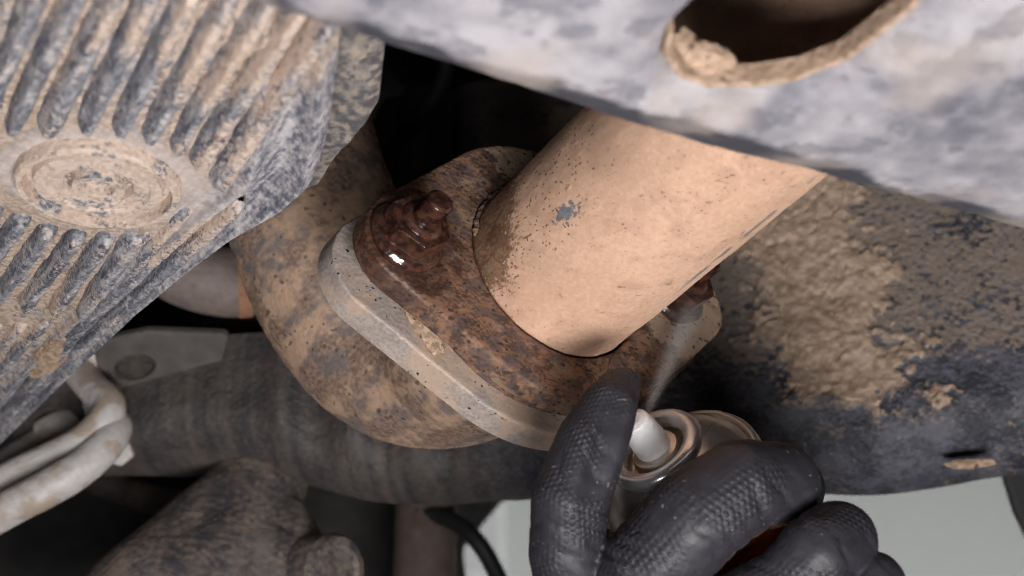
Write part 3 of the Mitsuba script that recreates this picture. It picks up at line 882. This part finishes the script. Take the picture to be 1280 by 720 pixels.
# ------------------------------------------------------------------ spray can
CA = cv(-.51, .68, .53)                                    # axis, out of the nozzle
CC = P(819, 562, .518)                                     # centre of the rim
CBs = frame(CA, cv(.8, .6, 0))
CR = .0300
add('spray_can__rim', place(lathe([(.0127 + .0030 * math.cos(a) + .0010, .0030 * math.sin(a)) for a in np.linspace(0, 2 * math.pi, 33)], 96), CC, CBs), 'can_steel', smooth=True)
add('spray_can__valve_cup', place(lathe([(.0135, .0005), (.0122, -.0015), (.0116, -.0060), (.0110, -.0064), (.0094, -.0060), (.0089, -.0016), (.0080, .0006), (.0060, .0014), (0, .0014)], 80), CC, CBs), 'brass_cup', 'brass-brown valve cup inside the rim')
dome = lathe([(.0150, -.0016), (.0166, -.0028), (.0196, -.0052), (.0228, -.0088), (.0256, -.0130), (.0272, -.0165), (.0276, -.0182)], 128)
add('spray_can__dome', place(dome, CC, CBs), 'can_dome', smooth=True)
seam = lathe([(.0272, -.0178), (.0282, -.0160), (.0296, -.0158), (.0305, -.0170), (.0306, -.0200), (.0298, -.0214)], 128)
add('spray_can__seam', place(seam, CC, CBs), 'can_steel', smooth=True)
body = lathe([(.0298, -.0212), (.0298, -.0300), (.0299, -.0302), (.0299, -.13), (.028, -.133), (0, -.133)], 128)
add('spray_can__body', place(body, CC, CBs), 'can_steel', smooth=30)
label = lathe([(.0299, -.0305), (.03005, -.0306), (.03005, -.128), (.0299, -.1282)], 128)
add('spray_can__label', place(label, CC, CBs), 'orange_label', 'orange label glimpsed between the fingers', smooth=30)
noz = lathe([(0, -.001), (.0050, -.001), (.0060, .0004), (.0062, .0050), (.0056, .0120), (.0048, .0150), (.0030, .0158), (0, .0158)], 64)
noz = displace(subdiv(noz, .001), lambda v: .0006 * nfbm(v, 200, 3, 120))
add('spray_can__valve_cup__nozzle', place(noz, CC, CBs), 'white_plastic', 'white plastic spray button', smooth=True)
SP0 = CC + CA * .0110
tag('spray_can', 'bare steel aerosol can with white nozzle held in the gloved hand', 'spray can')

# ------------------------------------------------------------------ gloved hand


def J(px, py, d, rpx):
    return (P(px, py, d), rpx / FPX * d)


index = [J(735, 770, .492, 56), J(711, 690, .484, 50), J(710, 628, .480, 48), J(738, 548, .484, 41), J(760, 506, .488, 33), J(775, 484, .496, 25)]
middle = [J(785, 770, .482, 62), J(808, 715, .478, 63), J(872, 646, .474, 65), J(925, 610, .476, 61), J(972, 604, .484, 53), J(988, 612, .520, 42), J(965, 606, .560, 36), J(935, 590, .580, 30)]
ring_f = [J(840, 820, .476, 58), J(905, 775, .470, 50), J(988, 727, .467, 48), J(1022, 693, .467, 53), J(1045, 678, .473, 52), J(1052, 680, .515, 42), J(1030, 685, .56, 36), J(990, 670, .585, 30)]
little = [J(920, 865, .474, 52), J(985, 822, .468, 43), J(1052, 765, .466, 42), J(1090, 732, .470, 43), J(1096, 734, .51, 36), J(1075, 740, .55, 32), J(1045, 735, .58, 27)]
thumb = [J(770, 900, .52, 62), J(742, 800, .545, 55), J(752, 700, .575, 48), J(800, 640, .60, 42), J(850, 615, .61, 34)]
q1, q2, q3, q4, q5, q6, q7, q8 = J(735, 770, .492, 56), J(785, 770, .482, 62), J(840, 820, .476, 58), J(770, 900, .52, 62), J(920, 865, .474, 52), J(770, 1000, .51, 80), J(860, 1000, .49, 72), J(800, 1150, .52, 85)
palm = [[q1, q2, q3, q4], [q2, q3, q5, q6, q7], [q4, q1, q6, q8], [q6, q7, q8, J(850, 1150, .50, 85)]]
web = [[J(720, 690, .488, 40), J(800, 720, .484, 46), J(765, 712, .486, 40)]]
hand = hulls([index, middle, ring_f, little, thumb], .0013, 34, palm + web)
hv = np.asarray(hand.vertices)
# uv along and round the nearest bone, for the grip dots
bones = [(c[k][0], c[k + 1][0]) for c in (index, middle, ring_f, little, thumb) for k in range(len(c) - 1)] + [(palm[0][0][0], palm[2][3][0]), (q3[0], palm[3][3][0])]
best = np.full(len(hv), 9.0); UVm = np.zeros((len(hv), 2)); off = 0.0
starts = np.cumsum([0] + [len(c) - 1 for c in (index, middle, ring_f, little, thumb)]).tolist()
for bi, (a, b) in enumerate(bones):
    if bi in starts:
        off = 0.0
    L = np.linalg.norm(b - a); d = (b - a) / L
    t = (hv - a) @ d
    tt = np.clip(t, 0, L)
    dist = np.linalg.norm(hv - a - tt[:, None] * d, axis=1)
    back = frame(d, FW)[0]
    side = np.cross(d, back)
    rel = hv - a - t[:, None] * d
    ang = np.arctan2(rel @ side, -(rel @ back))
    take = dist < best
    best[take] = dist[take]
    UVm[take] = np.stack([off + t, ang * .0115], 1)[take]
    off += L


def creases(v):
    out = .0016 * nfbm(v, 45, 3, 130) + .0005 * nfbm(v, 260, 3, 131)
    for (px, py, d), (dx, dy), n, amp in (((768, 668, .478), (.95, .32), 5, .0014), ((958, 640, .466), (.55, .83), 4, .0014), ((1062, 705, .460), (.55, .83), 3, .0010), ((728, 575, .470), (.5, .86), 3, .0008), ((890, 690, .464), (.75, .65), 4, .0008),
                                          ((700, 665, .472), (.95, .2), 3, .0008), ((985, 735, .455), (.75, .65), 3, .0008)):
        o = P(px, py, d); rr = v - o
        dep = rr @ FW
        rr = rr - dep[:, None] * FW
        r = np.linalg.norm(rr, axis=1) + 9 * (dep > .012)
        s = rr @ cv(dx * -dy * 0 + dy, dx, 0)
        out += -1.1 * amp * np.exp(-(r / .011) ** 2) * (1 - np.abs(np.sin(s * n * 130 + 5 * nfbm(v, 70, 3, 133)))) ** 2.5
    a, b = P(797, 482, .486), P(750, 640, .470)
    ab = b - a; t = np.clip(((v - a) @ ab) / (ab @ ab), 0, 1)
    k = v - a - t[:, None] * ab
    w = np.sin(np.pi * np.clip(t, .02, .98)) ** .5
    sx = k @ cv(.95, .30, 0)
    near = np.exp(-((k @ FW) / .014) ** 2)
    out += w * near * (.0022 * np.exp(-(sx / .0013) ** 2) - .0022 * np.exp(-((sx + .0040) / .0024) ** 2))
    return out


hand = displace(hand, creases)
add('gloved_hand', hand, 'nitrile', 'hand in a black grip-dotted rubber glove pressing the nozzle of the spray can', 'hand', smooth=True, uv=UVm)

# ------------------------------------------------------------------ spray
SD = unit(P(884, 345, .585) - SP0)
SL, SW = .075, .016                                        # length and half width of the box that holds the jet
FS = frame(SD)
gz, gy, gx = np.meshgrid((np.arange(64) + .5) / 64, (np.arange(32) + .5) / 16 - 1, (np.arange(32) + .5) / 16 - 1, indexing='ij')
rr = np.hypot(gx, gy) * SW
wj = .0009 + .042 * gz * SL
dens = (.0014 / (wj + .0006)) ** 1.1 * np.exp(-(rr / wj) ** 2) * np.clip((1 - gz) / .35, 0, 1) * (.75 + .5 * meshkit.fbm(np.stack([gx * 5, gy * 5, gz * 22], -1), 3, 6))
dens[rr > SW * .95] = 0
MJ = np.eye(4)
MJ[:3, :3] = (FS * np.array([[SW], [SW], [SL / 2]])).T
MJ[:3, 3] = SP0 + SD * (.007 + SL / 2)
U = np.diag([2.0, 2, 2, 1]); U[:3, 3] = -1
scene['spray_medium'] = {'type': 'heterogeneous', 'albedo': .97, 'scale': 230.0,
                         'sigma_t': {'type': 'gridvolume', 'grid': mi.VolumeGrid(dens[..., None].astype(np.float32)), 'to_world': T((MJ @ U).tolist()), 'filter_type': 'trilinear'}}
scene['spray_mist'] = {'type': 'cube', 'to_world': T(MJ.tolist()), 'bsdf': {'type': 'null'}, 'interior': {'type': 'ref', 'id': 'spray_medium'}}
tag('spray_mist', 'thin pale jet of spray rising from the nozzle to the hidden nut', 'spray', kind='stuff')
